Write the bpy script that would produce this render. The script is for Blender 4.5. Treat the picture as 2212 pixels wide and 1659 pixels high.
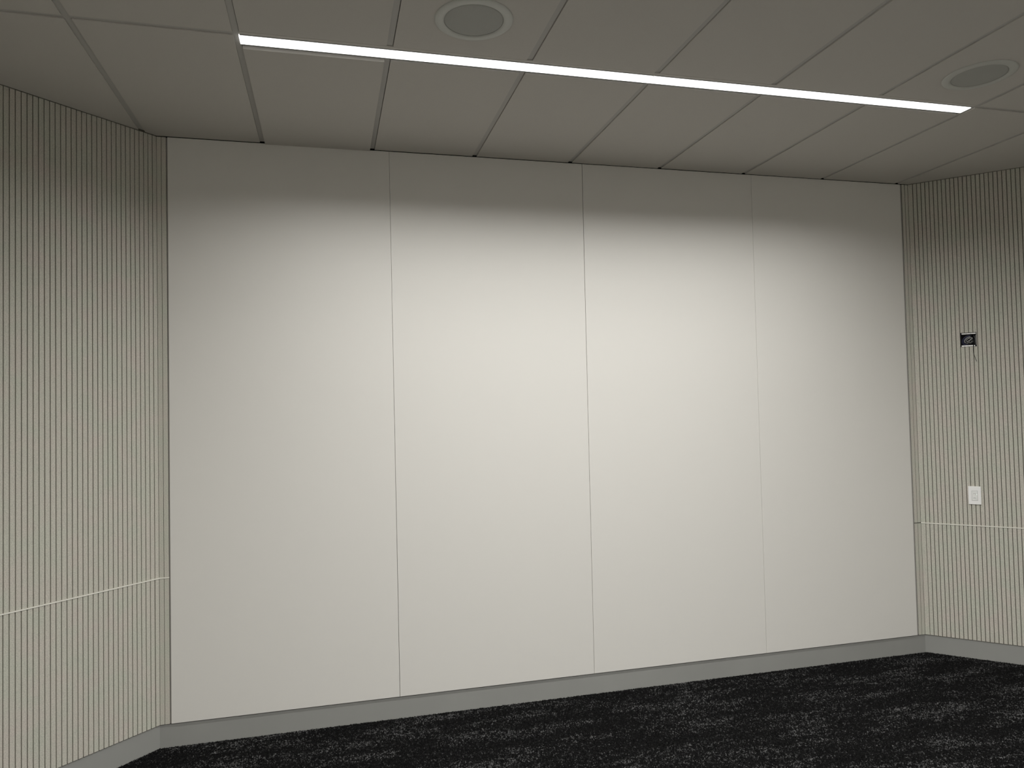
import bpy, bmesh, math, random
from mathutils import Vector, Matrix

# ------------------------------------------------------------------ clear
for o in list(bpy.data.objects):
    bpy.data.objects.remove(o, do_unlink=True)
S = bpy.context.scene
COL = S.collection
random.seed(7)

# ------------------------------------------------------------------ room numbers (metres)
H = 3.2464                 # ceiling height (tile faces)
XL, XR = 0.3379, 5.1788    # ends of the back wall (y = 0), side walls splay at 45 degrees
T1, P = 0.8794, 0.6        # first ceiling tee and tee spacing
DY = -1.2082               # cross tee that runs parallel to the back wall
PITCH = 0.0247             # groove spacing of the felt panels
SK = 0.1165                # skirting height
WB = 0.1215                # underside of the wall panels
SEAM = 0.8848
DIAG = 2.3                 # length of the splayed walls
RY = -7.0
q = math.sqrt(.5)

# ------------------------------------------------------------------ camera
cam_d = bpy.data.cameras.new('camera')
cam = bpy.data.objects.new('camera', cam_d)
COL.objects.link(cam)
S.camera = cam
cam_d.sensor_fit = 'HORIZONTAL'
cam_d.sensor_width = 36.0
cam_d.lens = 1570.677 / 2212 * 36.0
cam_d.clip_start = 0.02
yaw, pitch, roll = (math.radians(a) for a in (14.2820, 1.81257, -1.26225))
f = Vector((math.sin(yaw) * math.cos(pitch), math.cos(yaw) * math.cos(pitch), math.sin(pitch)))
r0 = Vector((math.cos(yaw), -math.sin(yaw), 0)); u0 = r0.cross(f)
rr = r0 * math.cos(roll) + u0 * math.sin(roll)
uu = -r0 * math.sin(roll) + u0 * math.cos(roll)
m = Matrix((rr, uu, -f)).transposed().to_4x4()
m.translation = Vector((1.20964, -4.21174, 1.74747))
cam.matrix_world = m

# ------------------------------------------------------------------ world, exposure, lamps
W = bpy.data.worlds.new('world'); S.world = W
W.use_nodes = True
W.node_tree.nodes['Background'].inputs[0].default_value = (0.9, 0.95, 1, 1)
W.node_tree.nodes['Background'].inputs[1].default_value = 0.0
S.view_settings.view_transform = 'Standard'
S.view_settings.look = 'None'
S.view_settings.exposure = 0.0
S.view_settings.gamma = 1.0
S.view_settings.use_curve_mapping = False

LX0, LX1 = 0.8885, 4.462          # lit length of a linear lamp
LY0, LY1 = -1.1995, -1.1340       # lit width
LAMP_W = 72.0                     # watts of a lamp six tiles long
LAMP_SPREAD = 154
GLOW = 1.8
def lamp_light(dy, x0, x1, k=1.0):
    d = bpy.data.lights.new('linear_lamp_light', 'AREA')
    d.shape = 'RECTANGLE'; d.size = x1 - x0; d.size_y = LY1 - LY0
    d.energy = LAMP_W * k * (x1 - x0) / (LX1 - LX0); d.color = (1.0, 1.0, 0.985)
    d.spread = math.radians(LAMP_SPREAD)
    o = bpy.data.objects.new('linear_lamp_light', d); COL.objects.link(o)
    o.location = ((x0 + x1) / 2, (LY0 + LY1) / 2 + dy, H - 0.0042)
    return o
# lamps: (offset from the first, first tee, last tee, strength); the two rows behind the camera side are longer
LAMPS = [(0.0, 1, 7, 0.92), (-2.4, 0, 8, 1.25), (-4.8, 0, 8, 1.35)]
for dy, ka, kb, st in LAMPS:
    lamp_light(dy, T1 + P * (ka - 1) + (LX0 - T1), T1 + P * (kb - 1) - (T1 + 6 * P - LX1), st)

# ------------------------------------------------------------------ materials
def mat(name, col, rough=0.6, metal=0.0, spec=0.3, noise=None, bump=None, emit=None):
    """noise = (scale, amount, detail); bump = (scale, distance)"""
    M = bpy.data.materials.new(name); M.use_nodes = True
    nt = M.node_tree; b = nt.nodes['Principled BSDF']
    b.inputs['Base Color'].default_value = (*col, 1)
    b.inputs['Roughness'].default_value = rough
    b.inputs['Metallic'].default_value = metal
    b.inputs['Specular IOR Level'].default_value = spec
    geo = nt.nodes.new('ShaderNodeNewGeometry')
    if noise:
        n = nt.nodes.new('ShaderNodeTexNoise'); n.inputs['Scale'].default_value = noise[0]
        n.inputs['Detail'].default_value = noise[2]
        nt.links.new(geo.outputs['Position'], n.inputs['Vector'])
        mr = nt.nodes.new('ShaderNodeMapRange')
        mr.inputs['From Min'].default_value = 0.25; mr.inputs['From Max'].default_value = 0.75
        mr.inputs['To Min'].default_value = 1 - noise[1]; mr.inputs['To Max'].default_value = 1 + noise[1]
        nt.links.new(n.outputs['Fac'], mr.inputs['Value'])
        mx = nt.nodes.new('ShaderNodeVectorMath'); mx.operation = 'SCALE'
        mx.inputs[0].default_value = col
        nt.links.new(mr.outputs[0], mx.inputs['Scale'])
        nt.links.new(mx.outputs[0], b.inputs['Base Color'])
    if bump:
        n2 = nt.nodes.new('ShaderNodeTexNoise'); n2.inputs['Scale'].default_value = bump[0]
        n2.inputs['Detail'].default_value = 4
        nt.links.new(geo.outputs['Position'], n2.inputs['Vector'])
        bp = nt.nodes.new('ShaderNodeBump'); bp.inputs['Distance'].default_value = bump[1]
        nt.links.new(n2.outputs['Fac'], bp.inputs['Height'])
        nt.links.new(bp.outputs[0], b.inputs['Normal'])
    if emit:
        b.inputs['Emission Color'].default_value = (*emit[0], 1)
        b.inputs['Emission Strength'].default_value = emit[1]
    return M

M = {}
M['panel'] = mat('warm_white_panel', (.665, .645, .605), .5, spec=.3, bump=(900, .00002))
M['tile'] = mat('ceiling_tile_paint', (.57, .545, .505), .9, spec=.1, noise=(400, .03, 3))
M['tee'] = mat('tee_paint', (.46, .447, .42), .55, spec=.3)
M['void'] = mat('dark_void', (.02, .02, .018), .9, spec=.05)
M['plaster'] = mat('plaster', (.74, .72, .67), .8, spec=.2, noise=(6, .02, 3))
M['skirting'] = mat('grey_skirting_paint', (.28, .28, .263), .5, spec=.35, noise=(3, .04, 2))
M['trim_white'] = mat('off_white_trim', (.78, .76, .68), .45, spec=.4)
M['trim_grey'] = mat('grey_metal_trim', (.30, .285, .265), .4, spec=.4)
M['alu'] = mat('satin_aluminium', (.42, .42, .41), .35, .8)
M['frame_grey'] = mat('lamp_frame_grey', (.30, .30, .28), .5)
M['ring'] = mat('speaker_ring_plastic', (.54, .545, .505), .45, spec=.4)
M['grille'] = mat('speaker_grille_mesh', (.41, .41, .38), .7, noise=(700, .10, 2))
M['diffuser'] = mat('lamp_diffuser', (.9, .9, .9), .5, emit=((1, .995, .98), GLOW))
M['plastic'] = mat('white_switch_plastic', (.86, .85, .83), .35, spec=.5)
M['plastic_b'] = mat('switch_button_plastic', (.80, .80, .77), .35, spec=.5)
M['icon'] = mat('grey_print', (.33, .33, .32), .6)
M['led'] = mat('led_lens', (.8, 1, .9), .3, emit=((.80, 1, .93), 1.4))
M['steel'] = mat('steel_painted_glint', (.95, .94, .91), .3, 0)  # near-white base colour stands in for the bright reflection on the steel
M['box_dark'] = mat('dark_box_plastic', (.018, .018, .02), .5)
M['cable_blue'] = mat('dark_blue_cable', (.014, .015, .05), .35, spec=.5)
M['cable_black'] = mat('black_cable', (.012, .012, .013), .4, spec=.5)
M['cable_grey'] = mat('grey_cable', (.38, .38, .36), .45, spec=.5)

def felt_material():
    M_ = bpy.data.materials.new('grey_beige_felt'); M_.use_nodes = True
    nt = M_.node_tree; N = nt.nodes; L = nt.links
    b = N['Principled BSDF']; b.inputs['Roughness'].default_value = .95
    b.inputs['Specular IOR Level'].default_value = .08
    g = N.new('ShaderNodeNewGeometry')
    # fibres: fine speckle, broad tint drift
    n1 = N.new('ShaderNodeTexNoise'); n1.inputs['Scale'].default_value = 260; n1.inputs['Detail'].default_value = 5
    n2 = N.new('ShaderNodeTexNoise'); n2.inputs['Scale'].default_value = 9; n2.inputs['Detail'].default_value = 4
    L.new(g.outputs['Position'], n1.inputs['Vector']); L.new(g.outputs['Position'], n2.inputs['Vector'])
    r1 = N.new('ShaderNodeValToRGB')
    r1.color_ramp.elements[0].position = .34; r1.color_ramp.elements[0].color = (.425, .413, .365, 1)
    r1.color_ramp.elements[1].position = .66; r1.color_ramp.elements[1].color = (.575, .558, .493, 1)
    L.new(n1.outputs['Fac'], r1.inputs[0])
    r2 = N.new('ShaderNodeValToRGB')
    r2.color_ramp.elements[0].position = .35; r2.color_ramp.elements[0].color = (.97, 1.0, .965, 1)
    r2.color_ramp.elements[1].position = .68; r2.color_ramp.elements[1].color = (1.04, .985, .99, 1)
    L.new(n2.outputs['Fac'], r2.inputs[0])
    mx = N.new('ShaderNodeMixRGB'); mx.blend_type = 'MULTIPLY'; mx.inputs[0].default_value = 1
    L.new(r1.outputs[0], mx.inputs[1]); L.new(r2.outputs[0], mx.inputs[2])
    L.new(mx.outputs[0], b.inputs['Base Color'])
    bp = N.new('ShaderNodeBump'); bp.inputs['Distance'].default_value = .0006
    L.new(n1.outputs['Fac'], bp.inputs['Height']); L.new(bp.outputs[0], b.inputs['Normal'])
    return M_
M['felt'] = felt_material()
M['felt_groove'] = mat('felt_core', (.20, .19, .16), .95, spec=.05)

def carpet_material():
    M_ = bpy.data.materials.new('charcoal_carpet'); M_.use_nodes = True
    nt = M_.node_tree; N = nt.nodes; L = nt.links
    b = N['Principled BSDF']; b.inputs['Roughness'].default_value = .9
    b.inputs['Specular IOR Level'].default_value = .12
    g = N.new('ShaderNodeNewGeometry')
    def noise(sc, vec=(1, 1, 0), det=3, rough=.5, off=(0, 0, 0)):
        mp = N.new('ShaderNodeMapping'); mp.inputs['Scale'].default_value = vec
        mp.inputs['Location'].default_value = off
        L.new(g.outputs['Position'], mp.inputs[0])
        n = N.new('ShaderNodeTexNoise'); n.inputs['Scale'].default_value = sc
        n.inputs['Detail'].default_value = det; n.inputs['Roughness'].default_value = rough
        L.new(mp.outputs[0], n.inputs['Vector']); return n.outputs['Fac']
    def rng(v, a, b_, c, d):
        r = N.new('ShaderNodeMapRange'); r.inputs['From Min'].default_value = a; r.inputs['From Max'].default_value = b_
        r.inputs['To Min'].default_value = c; r.inputs['To Max'].default_value = d
        L.new(v, r.inputs['Value']); return r.outputs[0]
    def mul(a, b_):
        n = N.new('ShaderNodeMath'); n.operation = 'MULTIPLY'
        L.new(a, n.inputs[0])
        if hasattr(b_, 'links'): L.new(b_, n.inputs[1])
        else: n.inputs[1].default_value = b_
        return n.outputs[0]
    def add(a, b_):
        n = N.new('ShaderNodeMath'); n.operation = 'ADD'; L.new(a, n.inputs[0])
        if hasattr(b_, 'links'): L.new(b_, n.inputs[1])
        else: n.inputs[1].default_value = b_
        return n.outputs[0]
    # yarns: one random value for each tuft-sized cell
    vo = N.new('ShaderNodeTexVoronoi'); vo.inputs['Scale'].default_value = 165
    mp = N.new('ShaderNodeMapping'); mp.inputs['Scale'].default_value = (1, 1, 0); L.new(g.outputs['Position'], mp.inputs[0])
    L.new(mp.outputs[0], vo.inputs['Vector'])
    sp = N.new('ShaderNodeSeparateColor'); L.new(vo.outputs['Color'], sp.inputs[0])
    # woven streaks that run with the back wall, broken up across it
    streak = rng(noise(1.0, (1.7, 9.5, 0), 6, .66), .44, .60, 0, 1)
    cloud = rng(noise(1.0, (3.4, 5.5, 0), 4, .6, (3, 9, 0)), .36, .58, .2, 1)
    patch = mul(streak, cloud)
    grain = rng(noise(1.0, (22, 34, 0), 3, .6, (1, 4, 0)), .36, .58, .25, 1)
    # share of pale yarns follows the patch
    thr = rng(mul(patch, grain), 0, 1, .88, .26)
    sub = N.new('ShaderNodeMath'); sub.operation = 'SUBTRACT'; L.new(sp.outputs[0], sub.inputs[0]); L.new(thr, sub.inputs[1])
    pale = rng(sub.outputs[0], 0, .25, 0, 1)
    val = add(mul(pale, mul(sp.outputs[1], .14)), rng(sp.outputs[2], 0, 1, .0015, .0085))
    cr = N.new('ShaderNodeCombineColor')
    L.new(mul(val, 1.0), cr.inputs[0]); L.new(mul(val, .985), cr.inputs[1]); L.new(mul(val, .98), cr.inputs[2])
    L.new(cr.outputs[0], b.inputs['Base Color'])
    return M_
M['carpet'] = carpet_material()

# ------------------------------------------------------------------ mesh helpers
def link(name, bm, material=None, parent=None, smooth=False):
    me = bpy.data.meshes.new(name)
    bmesh.ops.recalc_face_normals(bm, faces=bm.faces)
    bm.to_mesh(me); bm.free()
    if smooth:
        for p_ in me.polygons: p_.use_smooth = True
    o = bpy.data.objects.new(name, me); COL.objects.link(o)
    if material: me.materials.append(M[material])
    if parent: o.parent = parent
    return o
def copy(o, loc, parent=None):
    c = o.copy(); COL.objects.link(c); c.location = loc
    c.parent = parent if parent else o.parent
    return c
def empty(name, loc=(0, 0, 0), rz=0):
    o = bpy.data.objects.new(name, None); COL.objects.link(o)
    o.location = loc; o.rotation_euler = (0, 0, rz); o.empty_display_size = .05
    return o
def tag(o, label=None, cat=None, group=None, kind=None):
    if label: o['label'] = label
    if cat: o['category'] = cat
    if group: o['group'] = group
    if kind: o['kind'] = kind
    return o
def box(bm, x0, x1, y0, y1, z0, z1):
    v = [bm.verts.new(c) for c in ((x0, y0, z0), (x1, y0, z0), (x1, y1, z0), (x0, y1, z0),
                                   (x0, y0, z1), (x1, y0, z1), (x1, y1, z1), (x0, y1, z1))]
    for i in ((0, 3, 2, 1), (4, 5, 6, 7), (0, 1, 5, 4), (1, 2, 6, 5), (2, 3, 7, 6), (3, 0, 4, 7)):
        bm.faces.new([v[k] for k in i])
def boxes(*bs):
    bm = bmesh.new()
    for b_ in bs: box(bm, *b_)
    return bm
def bevel(bm, w, seg=2):
    bmesh.ops.bevel(bm, geom=bm.edges[:], offset=w, segments=seg, profile=.5, affect='EDGES')
    return bm
def prism(pts, z0, z1):
    bm = bmesh.new()
    a = [bm.verts.new((x, y, z0)) for x, y in pts]; b_ = [bm.verts.new((x, y, z1)) for x, y in pts]
    bm.faces.new(a[::-1]); bm.faces.new(b_)
    n = len(pts)
    for i in range(n):
        bm.faces.new((a[i], a[(i + 1) % n], b_[(i + 1) % n], b_[i]))
    return bm
def clip(poly, hp):
    """clip polygon with half planes (px,py,nx,ny): keep where (p-p0).n >= 0"""
    for px, py, nx, ny in hp:
        out = []
        for i in range(len(poly)):
            a, b_ = poly[i], poly[(i + 1) % len(poly)]
            da = (a[0] - px) * nx + (a[1] - py) * ny; db = (b_[0] - px) * nx + (b_[1] - py) * ny
            if da >= 0: out.append(a)
            if (da >= 0) != (db >= 0):
                t = da / (da - db); out.append((a[0] + (b_[0] - a[0]) * t, a[1] + (b_[1] - a[1]) * t))
        poly = out
        if not poly: return []
    res = []
    for p_ in poly:
        if not res or (abs(p_[0] - res[-1][0]) + abs(p_[1] - res[-1][1])) > 1e-5: res.append(p_)
    if len(res) > 1 and abs(res[0][0] - res[-1][0]) + abs(res[0][1] - res[-1][1]) < 1e-5: res.pop()
    return res if len(res) > 2 else []
def tube(pts, r, n=8):
    """smooth tube through points (Catmull-Rom)"""
    P_ = [Vector(p_) for p_ in pts]
    path = []
    for i in range(len(P_) - 1):
        p0 = P_[max(i - 1, 0)]; p1 = P_[i]; p2 = P_[i + 1]; p3 = P_[min(i + 2, len(P_) - 1)]
        for k in range(6):
            t = k / 6
            path.append(.5 * ((2 * p1) + (p2 - p0) * t + (2 * p0 - 5 * p1 + 4 * p2 - p3) * t * t + (3 * p1 - p0 - 3 * p2 + p3) * t ** 3))
    path.append(P_[-1])
    bm = bmesh.new(); rings = []
    up = Vector((.3, 1, .1)).normalized()
    for i, c in enumerate(path):
        d = (path[min(i + 1, len(path) - 1)] - path[max(i - 1, 0)]).normalized()
        a = d.cross(up).normalized(); b_ = d.cross(a)
        rings.append([bm.verts.new(c + r * (math.cos(2 * math.pi * k / n) * a + math.sin(2 * math.pi * k / n) * b_)) for k in range(n)])
    for i in range(len(rings) - 1):
        for k in range(n):
            bm.faces.new((rings[i][k], rings[i][(k + 1) % n], rings[i + 1][(k + 1) % n], rings[i + 1][k]))
    bm.faces.new(rings[0]); bm.faces.new(rings[-1][::-1])
    return bm
def lathe(prof, n=64):
    bm = bmesh.new(); rings = []
    for r, z in prof:
        if r < 1e-6: rings.append([bm.verts.new((0, 0, z))])
        else: rings.append([bm.verts.new((r * math.cos(2 * math.pi * k / n), r * math.sin(2 * math.pi * k / n), z)) for k in range(n)])
    for a, b_ in zip(rings, rings[1:]):
        for k in range(n):
            k2 = (k + 1) % n
            if len(a) == 1 and len(b_) == 1: continue
            if len(a) == 1: bm.faces.new((a[0], b_[k], b_[k2]))
            elif len(b_) == 1: bm.faces.new((a[k], a[k2], b_[0]))
            else: bm.faces.new((a[k], a[k2], b_[k2], b_[k]))
    return bm

# ------------------------------------------------------------------ room plan
EL = (XL - q * DIAG, -q * DIAG); ER = (XR + q * DIAG, -q * DIAG)
PLAN = [(XL, 0), (EL[0], EL[1]), (EL[0], RY), (ER[0], RY), (ER[0], ER[1]), (XR, 0)]
def halfplanes(inset):
    hp = []
    c = (2.7, -3.5)
    for i in range(len(PLAN)):
        a, b_ = PLAN[i], PLAN[(i + 1) % len(PLAN)]
        dx, dy = b_[0] - a[0], b_[1] - a[1]; l = math.hypot(dx, dy); nx, ny = -dy / l, dx / l
        if (c[0] - a[0]) * nx + (c[1] - a[1]) * ny < 0: nx, ny = -nx, -ny
        hp.append((a[0] + nx * inset, a[1] + ny * inset, nx, ny))
    return hp
def rect(x0, x1, y0, y1): return [(x0, y0), (x1, y0), (x1, y1), (x0, y1)]

# floor slab
big = clip(rect(-3, 9, RY - 1, 1), halfplanes(-0.03))
floor = tag(link('floor', prism(big, -.10, -.004), 'carpet'), kind='structure',
            label='charcoal carpet with pale broken streaks')

# ------------------------------------------------------------------ walls (local frame: x along, y into the wall, z up)
WTOP = H + .045
SW, SD = 0.0208, 0.0075            # slat width, groove depth
def slat_bm(z0, z1, w=SW, d=SD, c=.0009):
    # chamfered front edges
    return prism([(c, 0), (w - c, 0), (w, c), (w, d + .001), (0, d + .001), (0, c)], z0, z1)

def wall_root(name, loc, rz, bm, material='felt_groove', label=None):
    o = link(name, bm, material); o.location = loc; o.rotation_euler = (0, 0, rz)
    return tag(o, kind='structure', label=label)

# back wall: carcass behind the panels
wall_back = wall_root('wall_back', (0, 0, 0), 0,
    boxes((XL - .01, XR + .01, .0165, .12, .0, WTOP)), 'void',
    'back wall of four tall warm white panels')

# seam positions at top and bottom of each joint (they lean by a few millimetres)
def seg(bottom, top, z): return bottom + (top - bottom) * (z - WB) / (H - WB)
SEAMS = [((0.3925, 0.3925), 0), ((1.5868, 1.5764), (.0022, .0010)), ((2.7572, 2.7597), (.0016, .0026)),
         ((3.9406, 3.9393), (.0012, .0010)), ((5.1130, 5.1130), 0)]
PT = H - .0030
for i in range(4):
    (b0, t0), g0 = SEAMS[i]; (b1, t1), g1 = SEAMS[i + 1]
    gb0, gt0 = (g0 if g0 else (0, 0)); gb1, gt1 = (g1 if g1 else (0, 0))
    xs = [(b0 + gb0 / 2, WB), (b1 - gb1 / 2, WB), (t1 - gt1 / 2, PT), (t0 + gt0 / 2, PT)]
    bm = bmesh.new()
    fv = [bm.verts.new((x, -.0015, z)) for x, z in xs]; bv = [bm.verts.new((x, .0155, z)) for x, z in xs]
    bm.faces.new(fv); bm.faces.new(bv[::-1])
    for k in range(4): bm.faces.new((fv[k], bv[k], bv[(k + 1) % 4], fv[(k + 1) % 4]))
    bevel(bm, .0008, 1)
    link('wall_panel', bm, 'panel', wall_back)
# felt strips that return on to the back wall, and the trims beside the panels
UZ, LZ = SEAM + .0035, SEAM - .0030
def slat_pair(parent, x, w=SW, y=0.0, gap_up=UZ, gap_lo=LZ):
    for z0, z1 in ((WB, gap_lo), (gap_up, PT)):
        o = link('slat', slat_bm(z0, z1, w), 'felt', parent); o.location = (x, y, 0)
slat_pair(wall_back, XL + .0004, .0215)
slat_pair(wall_back, XL + .0240, .0225)
slat_pair(wall_back, 5.1285, .0220)
slat_pair(wall_back, 5.1550, .0232)
link('felt_backing', boxes((XL - .004, .3855, SD, .0165, WB, PT), (5.128, XR + .004, SD, .0165, WB, PT)), 'felt_groove', wall_back)
link('edge_trim', boxes((.3862, .3915, .006, .0165, WB, PT)), 'trim_grey', wall_back)
link('edge_trim', bevel(boxes((5.1143, 5.1245, .0025, .0165, WB, PT)), .0005, 1), 'trim_grey', wall_back)
link('panel_trim', boxes((XL, .3858, -.0020, .006, LZ + .0006, UZ - .0006)), 'trim_white', wall_back)

def side_wall(name, loc, rz, sgn, first, label, hole=None):
    """sgn = -1: wall runs along local -x (left wall); +1: along local +x"""
    def X(a, b_): return (a, b_) if sgn > 0 else (-b_, -a)
    bs = []
    if hole:
        h0, h1, z0, z1 = hole
        bs += [(*X(0, h0), SD + .0005, .10, 0, WTOP), (*X(h1, DIAG + .05), SD + .0005, .10, 0, WTOP),
               (*X(h0, h1), SD + .0005, .10, 0, z0), (*X(h0, h1), SD, .10, z1, WTOP)]
    else:
        bs += [(*X(0, DIAG + .05), SD + .0005, .10, 0, WTOP)]
    root = wall_root(name, loc, rz, boxes(*bs), 'felt_groove', label)
    up = link('slat', slat_bm(UZ, PT), 'felt', root); lo = link('slat', slat_bm(WB, LZ), 'felt', root)
    used = [False, False]
    rest = bmesh.new()
    k = 0
    while True:
        s0 = first + k * PITCH
        if s0 + SW > DIAG: break
        x = (s0 if sgn > 0 else -s0 - SW)
        if k >= 48:
            for z0, z1 in ((UZ, PT), (WB, LZ)): box(rest, x, x + SW, 0, SD, z0, z1)
            k += 1; continue
        for j, src in enumerate((up, lo)):
            lx = x + (.0 if j == 0 else -.0012)
            if j == 0 and hole and s0 < hole[1] and s0 + SW > hole[0]:
                h0, h1, z0, z1 = hole
                for a, b_ in ((UZ, z0), (z1, PT)):
                    bm = slat_bm(a, b_)
                    if (a == UZ) and s0 + SW > h1 + .001:      # sliver left beside the cut-out
                        box(bm, h1 - s0, SW, .0005, SD, z0, z1)
                    link('slat', bm, 'felt', root).location = (lx, 0, 0)
                continue
            if not used[j]:
                src.location = (lx, 0, 0); used[j] = True
            else:
                copy(src, (lx, 0, 0), root)
        k += 1
    tag(link('slat_rows', rest, 'felt', root), kind='stuff')
    # first narrow slat that fills the corner
    w = first - (PITCH - SW)
    if w > .004:
        for z0, z1 in ((UZ, PT), (WB, LZ)):
            link('slat', slat_bm(z0, z1, w - .0005), 'felt', root).location = ((.0005 if sgn > 0 else -w), 0, 0)
    link('panel_trim', boxes((*X(0, DIAG), -.0030, .006, LZ + .0006, UZ - .0006)), 'trim_white', root)
    return root
HOLE = (.2768, .3700, 2.0860, 2.1822)
wall_left = side_wall('wall_left', (XL, 0, 0), math.pi / 4, -1, .0255 - .0247 + .0247, 'left splayed wall of grooved grey beige felt')
wall_right = side_wall('wall_right', (XR, 0, 0), -math.pi / 4, 1, .0315, 'right splayed wall of grooved grey beige felt', HOLE)

# plain walls outside the picture that close the room
tag(link('wall_far_left', boxes((EL[0] - .1, EL[0], RY, EL[1], 0, WTOP)), 'plaster'), kind='structure')
tag(link('wall_far_right', boxes((ER[0], ER[0] + .1, RY, ER[1], 0, WTOP)), 'plaster'), kind='structure')
tag(link('wall_front', boxes((EL[0] - .1, ER[0] + .1, RY - .1, RY, 0, WTOP)), 'plaster'), kind='structure')

# ------------------------------------------------------------------ skirting boards (mitred at the 45 degree corners)
t225 = math.tan(math.radians(22.5))
SF = .0068                   # skirting face sits back from the panels
def skirt(name, loc, rz, x0, x1, m0, m1, label):
    # face at y=SF; mitre: interior corner, plane moves outwards by SF*tan(22.5)
    y0, y1 = SF, .0160
    def e(y, s_): return s_ * y * t225
    pts = [(x0 - (e(y0, 1) if m0 else 0), y0), (x1 + (e(y0, 1) if m1 else 0), y0),
           (x1 + (e(y1, 1) if m1 else 0), y1), (x0 - (e(y1, 1) if m0 else 0), y1)]
    bm = prism(pts, -.004, SK)
    o = link(name, bm, 'skirting'); o.location = loc; o.rotation_euler = (0, 0, rz)
    return tag(o, kind='structure', label=label)
skirt('baseboard_back', (0, 0, 0), 0, XL, XR, 1, 1, 'grey skirting under the white panels')
skirt('baseboard_left', (XL, 0, 0), math.pi / 4, -DIAG, 0, 0, 1, 'grey skirting under the left felt wall')
skirt('baseboard_right', (XR, 0, 0), -math.pi / 4, 0, DIAG, 1, 0, 'grey skirting under the right felt wall')

# ------------------------------------------------------------------ ceiling
slab = clip(rect(-3, 9, RY - 1, 1), halfplanes(-.12))
ceiling = tag(link('ceiling', prism(slab, WTOP, WTOP + .08), 'void'), kind='structure',
              label='suspended ceiling of large plain tiles in a metal grid')
TW = .012
TZ = H + .0045                  # tee face sits a little above the tile faces
hp_tile = halfplanes(.0035); hp_tee = halfplanes(.010)
xs = [T1 + P * (k - 1) for k in range(-3, 14)]
rows = [(DY, 0), (DY - 1.2, DY), (DY - 2.4, DY - 1.2), (DY - 3.6, DY - 2.4), (DY - 4.8, DY - 3.6)]
FY0, FY1 = DY - .020, -1.1085   # body of a linear lamp across the room
SPAN = {0: (1, 7), 2: (0, 8), 4: (0, 8)}      # row line -> tees between which a lamp sits
def lit(k, ri): return ri in SPAN and SPAN[ri][0] <= k < SPAN[ri][1]
for ri, (ya, yb) in enumerate(rows):
    for j in range(len(xs) - 1):
        k = j - 3
        y0 = ya + TW + .0025; y1 = (yb - TW - .0003) if yb < 0 else .05
        x0 = xs[j] + TW + .0026; x1 = xs[j + 1] - TW - .0004
        if lit(k, ri): y0 = ya + (FY1 - DY) + .0045
        if lit(k, ri - 1): y1 = yb + (FY0 - DY) - .0005
        poly = clip(rect(x0, x1, y0, y1), hp_tile)
        if not poly: continue
        drop = random.uniform(-.0006, .0006)
        if ri == 0 and k == 1: drop = -.008       # this tile hangs low beside the lamp
        bm = prism(poly, H + drop, H + .018)
        link('ceiling_tile', bm, 'tile', ceiling)
# tees along y, broken where the lamps sit
for k, x in enumerate(xs):
    kk = k - 3
    top = .05; pieces = []
    for n, (dy, ka, kb, st) in enumerate(LAMPS):
        if ka < kk < kb:
            pieces.append((FY1 + dy, top)); top = FY0 + dy
    pieces.append((RY, top))
    for y0, y1 in pieces:
        poly = clip(rect(x - TW, x + TW, y0, y1), hp_tee)
        if poly: link('ceiling_tee', prism(poly, TZ, H + .03), 'tee', ceiling)
# cross tees along x
for ri, (ya, yb) in enumerate(rows):
    for j in range(len(xs) - 1):
        if lit(j - 3, ri): continue
        poly = clip(rect(xs[j] + TW, xs[j + 1] - TW, ya - TW, ya + TW), hp_tee)
        if poly: link('ceiling_tee', prism(poly, TZ, H + .03), 'tee', ceiling)

# ------------------------------------------------------------------ linear lamps
def linear_lamp(dy, ka, kb, label):
    X0 = xs[ka + 3] + (LX0 - T1); X1 = xs[kb + 3] - (T1 + 6 * P - LX1)
    r = empty('linear_ceiling_light', ((X0 + X1) / 2, (LY0 + LY1) / 2 + dy, H))
    tag(r, label, 'ceiling light')
    cx, cy = (X0 + X1) / 2, (LY0 + LY1) / 2
    a, b_ = xs[ka + 3] + TW - cx, xs[kb + 3] - TW - cx      # between two tees
    l0, l1 = X0 - cx, X1 - cx
    w0, w1 = LY0 - cy, LY1 - cy
    f0, f1 = FY0 - cy, FY1 - cy
    a += .0005; b_ -= .0005
    link('housing', boxes((a, b_, f0, f1, .012, .040), (a, b_, f0, f0 + .004, .006, .012),
                          (a, b_, f1 - .003, f1, .006, .012)), 'frame_grey', r)
    link('flange', boxes((a, b_, f0 + .0005, w0 - .0085, .0000, .006)), 'tile', r)
    link('side_rail', bevel(boxes((a, b_, w0 - .0040, w0 - .0004, -.0008, .011)), .0006, 1), 'alu', r)
    link('side_rail', bevel(boxes((a, b_, w1 + .0004, w1 + .0052, .0005, .011)), .0006, 1), 'alu', r)
    link('end_cap', boxes((a, l0 - .0003, w0, w1, .001, .011)), 'frame_grey', r)
    link('end_cap', boxes((l1 + .0003, b_, w0, w1, .001, .011)), 'frame_grey', r)
    for p0, p1 in ((l0, -.0002), (.0002, l1)):
        link('diffuser', boxes((p0, p1, w0, w1, -.0035, .010)), 'diffuser', r)
    link('joint_clip', bevel(boxes((-.0022, .0022, w0 - .012, w0 + .001, -.0022, .004)), .0005, 1), 'trim_white', r)
    return r
for (dy, ka, kb, st), l in zip(LAMPS, ('long lit white linear light recessed in the ceiling before the white wall',
        'second linear ceiling light, behind the round speakers and out of frame',
        'linear ceiling light nearest the front wall, out of frame')):
    linear_lamp(dy, ka, kb, l)

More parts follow.
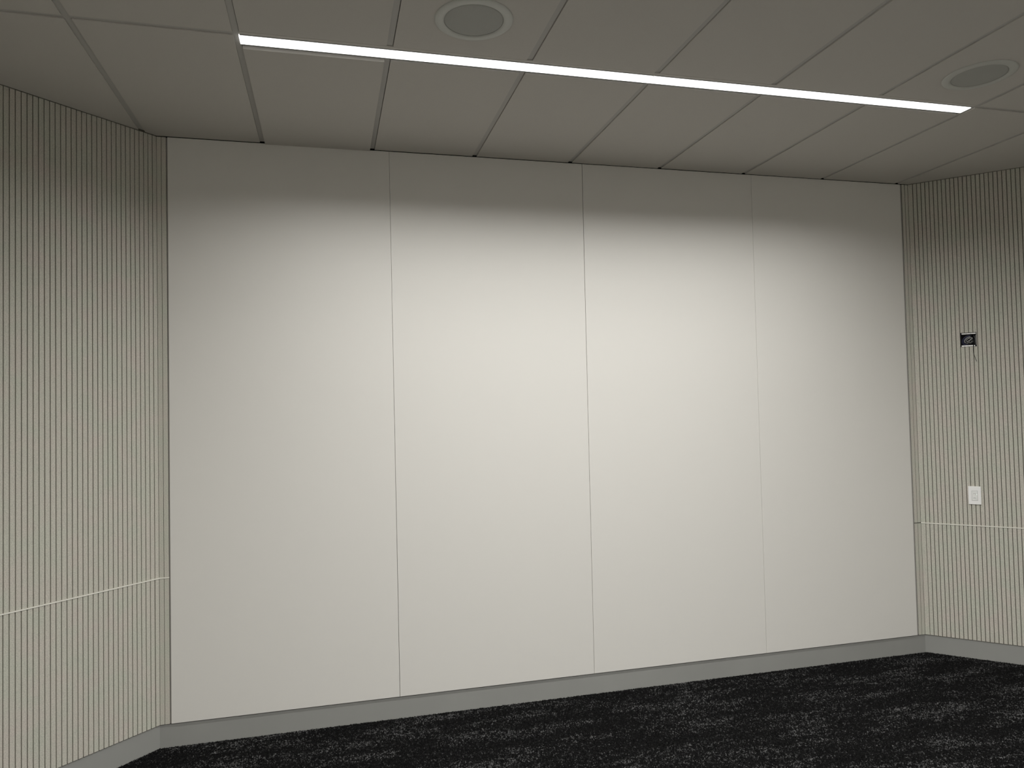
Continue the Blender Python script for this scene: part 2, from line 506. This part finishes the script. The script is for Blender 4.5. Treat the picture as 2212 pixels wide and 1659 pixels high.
# ------------------------------------------------------------------ ceiling speakers
def speaker(x, y, label):
    r = empty('ceiling_speaker', (x, y, H)); tag(r, label, 'speaker', 'round speakers in the ceiling tiles')
    link('ring', lathe([(.1180, -.001), (.1165, -.0035), (.1185, -.0055), (.126, -.0075), (.138, -.0072), (.147, -.0055), (.1515, -.0030), (.1525, -.0006), (.1525, .0)], 96), 'ring', r, True)
    link('grille', lathe([(0, -.0052), (.06, -.0048), (.110, -.0035), (.1165, -.0020), (.1172, .0)], 96), 'grille', r, True)
    link('grille_rim', lathe([(.1150, -.0034), (.1165, -.0046), (.1178, -.0036)], 96), 'ring', r, True)
    return r
speaker(1.779, -1.503, 'round white ceiling speaker with grey grille behind the left part of the light')
speaker(4.179, -1.513, 'round flat ceiling speaker beyond the right end of the light')

# ------------------------------------------------------------------ cable outlet box in the right wall
rzR = -math.pi / 4
def onR(s_, y=0.0, z=0.0):
    return Vector((XR + q * s_ + q * y, -q * s_ + q * y, z))
h0, h1, z0, z1 = HOLE
hw, hh = (h1 - h0) / 2, (z1 - z0) / 2
ob = empty('cable_outlet_box', onR((h0 + h1) / 2, 0, (z0 + z1) / 2), rzR)
tag(ob, 'open square cable outlet cut into the right felt wall, cables coiled inside', 'outlet box')
e = .0006; D0, D1 = .0035, .060
link('box_shell', boxes((-hw + e, hw - e, D1 - .002, D1, -hh + e, hh - e), (-hw + e, -hw + .003, D0, D1 - .002, -hh + e, hh - e),
                  (hw - .003, hw - e, D0, D1 - .002, -hh + e, hh - e), (-hw + .003, hw - .003, D0, D1 - .002, -hh + e, -hh + .003),
                  (-hw + .003, hw - .003, D0, D1 - .002, hh - .003, hh - e)), 'box_dark', ob)
br = link('steel_bracket', bevel(boxes((-hw + .008, hw - .004, .0015, .0045, hh - .0115, hh - .0042)), .0007, 1), 'steel', ob)
br2 = link('steel_bracket', bevel(boxes((-hw + .006, hw - .022, .0015, .0045, -hh + .0020, -hh + .0105), (hw - .017, hw - .010, .0015, .0045, -hh + .0020, -hh + .0095)), .0007, 1), 'steel', ob)
for b_, xs_, zz in ((br, (-.012, .014), hh - .0078), (br2, (-.022, -.004), -hh + .0062)):
    for x in xs_:
        bm = bmesh.new(); bmesh.ops.create_cone(bm, cap_ends=True, segments=10, radius1=.0016, radius2=.0013, depth=.0012,
            matrix=Matrix.Translation((x, .0010, zz)) @ Matrix.Rotation(math.pi / 2, 4, 'X'))
        link('screw', bm, 'box_dark', b_)
link('side_clip', bevel(boxes((hw - .0055, hw - .0030, .002, .010, -hh + .012, hh - .018)), .0005, 1), 'cable_grey', ob)
def loop(cx, cz, rx, rz, tilt, y0, y1, a0=0, a1=300, n=9):
    pts = []
    for i in range(n):
        a = math.radians(a0 + (a1 - a0) * i / (n - 1))
        u, v = rx * math.cos(a), rz * math.sin(a)
        pts.append((cx + u * math.cos(tilt) - v * math.sin(tilt), y0 + (y1 - y0) * i / (n - 1), cz + u * math.sin(tilt) + v * math.cos(tilt)))
    return pts
tl = math.radians(28)
coils = [('cable_blue', .0030, loop(.003, -.003, .042, .030, tl, .016, .020, 60, 235)),
         ('cable_blue', .0026, loop(.004, -.004, .036, .026, tl, .012, .018, 50, 240)),
         ('cable_black', .0032, loop(.004, -.002, .034, .024, tl, .022, .030, 40, 330)),
         ('cable_grey', .0024, loop(.004, -.002, .0285, .0185, tl, .014, .018, 55, 215)),
         ('cable_black', .0026, loop(.004, -.003, .024, .015, tl, .018, .024, 20, 330)),
         ('cable_grey', .0034, loop(.006, -.001, .020, .009, tl, .014, .017, 20, 195)),
         ('cable_black', .0019, loop(.006, -.004, .020, .010, tl, .010, .013, 30, 190)),
         ('cable_grey', .0026, [(-.010, .016, -.014), (.002, .014, -.008), (.016, .013, .003), (.024, .016, .010)]),
         ('cable_black', .0022, [(-.016, .012, -.022), (-.002, .010, -.015), (.014, .011, -.006), (.028, .014, .006)]),
         ('cable_grey', .0015, [(-.012, .012, -.026), (-.002, .010, -.021), (.008, .011, -.014)]),
         ('cable_grey', .0015, [(.006, .012, -.024), (.014, .011, -.018), (.022, .013, -.010)]),
         ('cable_black', .0028, [(.030, .020, .030), (.037, .014, .010), (.038, .012, -.012), (.032, .014, -.032)])]
for m_, r_, pts in coils:
    c = link('cable', tube(pts, r_), m_, ob, True)
# the single black lead that hangs out of the box: one loose wire, held by the box
wx = (h0 + h1) / 2; wz = (z0 + z1) / 2
w_ = empty('hanging_wire', onR(wx, 0, wz), rzR)
tag(w_, 'thin black wire hanging down out of the open outlet box', 'wire')
link('wire', tube([(.024, .014, -.034), (.0250, .002, -.043), (.0252, -.0035, -.050), (.0245, -.0042, -.070), (.0247, -.0045, -.086),
                   (.0300, -.0060, -.112), (.0405, -.0080, -.147)], .0013), 'cable_black', w_, True)
link('wire_end', tube([(.0402, -.0080, -.1462), (.0416, -.0081, -.1492)], .0017), 'cable_black', w_, True)

# ------------------------------------------------------------------ wall switch
sc, szc = .3215, 1.0880
sw = empty('wall_switch', onR(sc, 0, szc), rzR)
tag(sw, 'white rectangular wall switch plate on the right felt wall', 'switch')
pw, ph = .0360, .0600
link('plate', bevel(boxes((-pw, pw, -.0075, -.0002, -ph, ph)), .0012, 2), 'plastic', sw)
fx0, fx1, fz0, fz1 = -.0172, .0170, -.0350, .0310
link('recess_frame', boxes((fx0, fx1, -.0080, -.0070, fz1 - .0012, fz1), (fx0, fx1, -.0080, -.0070, fz0, fz0 + .0012),
                    (fx0, fx0 + .0010, -.0080, -.0070, fz0 + .0012, fz1 - .0012), (fx1 - .0010, fx1, -.0080, -.0070, fz0 + .0012, fz1 - .0012)), 'icon', sw)
for a, b_ in ((.0245, .0298), (.0012, .0235), (-.0338, .0002)):
    bt = link('button', bevel(boxes((fx0 + .0014, fx1 - .0014, -.0088, -.0068, a, b_)), .0005, 1), 'plastic_b', sw)
    if b_ - a > .01:
        cz = (a + b_) / 2
        bs = [(-.007 + .005 * i, -.0050 + .005 * i, -.0090, -.0086, cz - .004 + .002 * (i % 2), cz + .003) for i in range(3)]
        bs.append((.002, .013, -.0090, -.0086, cz - .008, cz - .0072))
        link('icon', boxes(*bs), 'icon', bt)
link('indicator_light', lathe([(0, -.0004), (.0014, -.0003), (.0022, .0004), (.0022, .0012)], 16), 'led', sw).matrix_local = \
    Matrix.Translation((.0110, -.0090, .0060)) @ Matrix.Rotation(-math.pi / 2, 4, 'X')

# ------------------------------------------------------------------ carpet pile
def carpet_pile():
    reg = clip(rect(-1.0, 6.6, -2.1, .5), halfplanes(-.0045))
    reg = clip(reg, [(2.0, -1.75, .10, 1)])
    bm = bmesh.new()
    bm.faces.new([bm.verts.new((x, y, -.004)) for x, y in reg])
    pile = link('carpet_pile', bm, 'carpet', floor)
    tag(pile, kind='stuff')
    tb = bmesh.new()
    # one looped tuft: a small bent drop of yarn
    bmesh.ops.create_icosphere(tb, subdivisions=1, radius=1)
    for v in tb.verts:
        z = v.co.z
        v.co = Vector((v.co.x * .0019 + .0010 * max(z, 0), v.co.y * .0019, .0020 + z * .0034))
    tme = bpy.data.meshes.new('tuft'); tb.to_mesh(tme); tb.free(); tme.materials.append(M['carpet'])
    tuft = bpy.data.objects.new('tuft', tme)
    ng = bpy.data.node_groups.new('carpet_pile', 'GeometryNodeTree')
    ng.interface.new_socket('Geometry', in_out='INPUT', socket_type='NodeSocketGeometry')
    ng.interface.new_socket('Geometry', in_out='OUTPUT', socket_type='NodeSocketGeometry')
    N = ng.nodes; L = ng.links
    gi = N.new('NodeGroupInput'); go = N.new('NodeGroupOutput')
    dp = N.new('GeometryNodeDistributePointsOnFaces'); dp.inputs['Density'].default_value = 62000
    oi = N.new('GeometryNodeObjectInfo'); oi.inputs['Object'].default_value = tuft
    io = N.new('GeometryNodeInstanceOnPoints')
    rv = N.new('FunctionNodeRandomValue'); rv.data_type = 'FLOAT_VECTOR'
    rv.inputs[0].default_value = (-.75, -.75, 0); rv.inputs[1].default_value = (.75, .75, 6.283)
    rs = N.new('FunctionNodeRandomValue'); rs.data_type = 'FLOAT_VECTOR'
    rs.inputs[0].default_value = (.8, .8, .65); rs.inputs[1].default_value = (1.35, 1.35, 1.3)
    L.new(gi.outputs[0], dp.inputs['Mesh']); L.new(dp.outputs['Points'], io.inputs['Points'])
    L.new(oi.outputs['Geometry'], io.inputs['Instance'])
    L.new(rv.outputs[0], io.inputs['Rotation']); L.new(rs.outputs[0], io.inputs['Scale'])
    L.new(io.outputs[0], go.inputs[0])
    md = pile.modifiers.new('pile', 'NODES'); md.node_group = ng
carpet_pile()
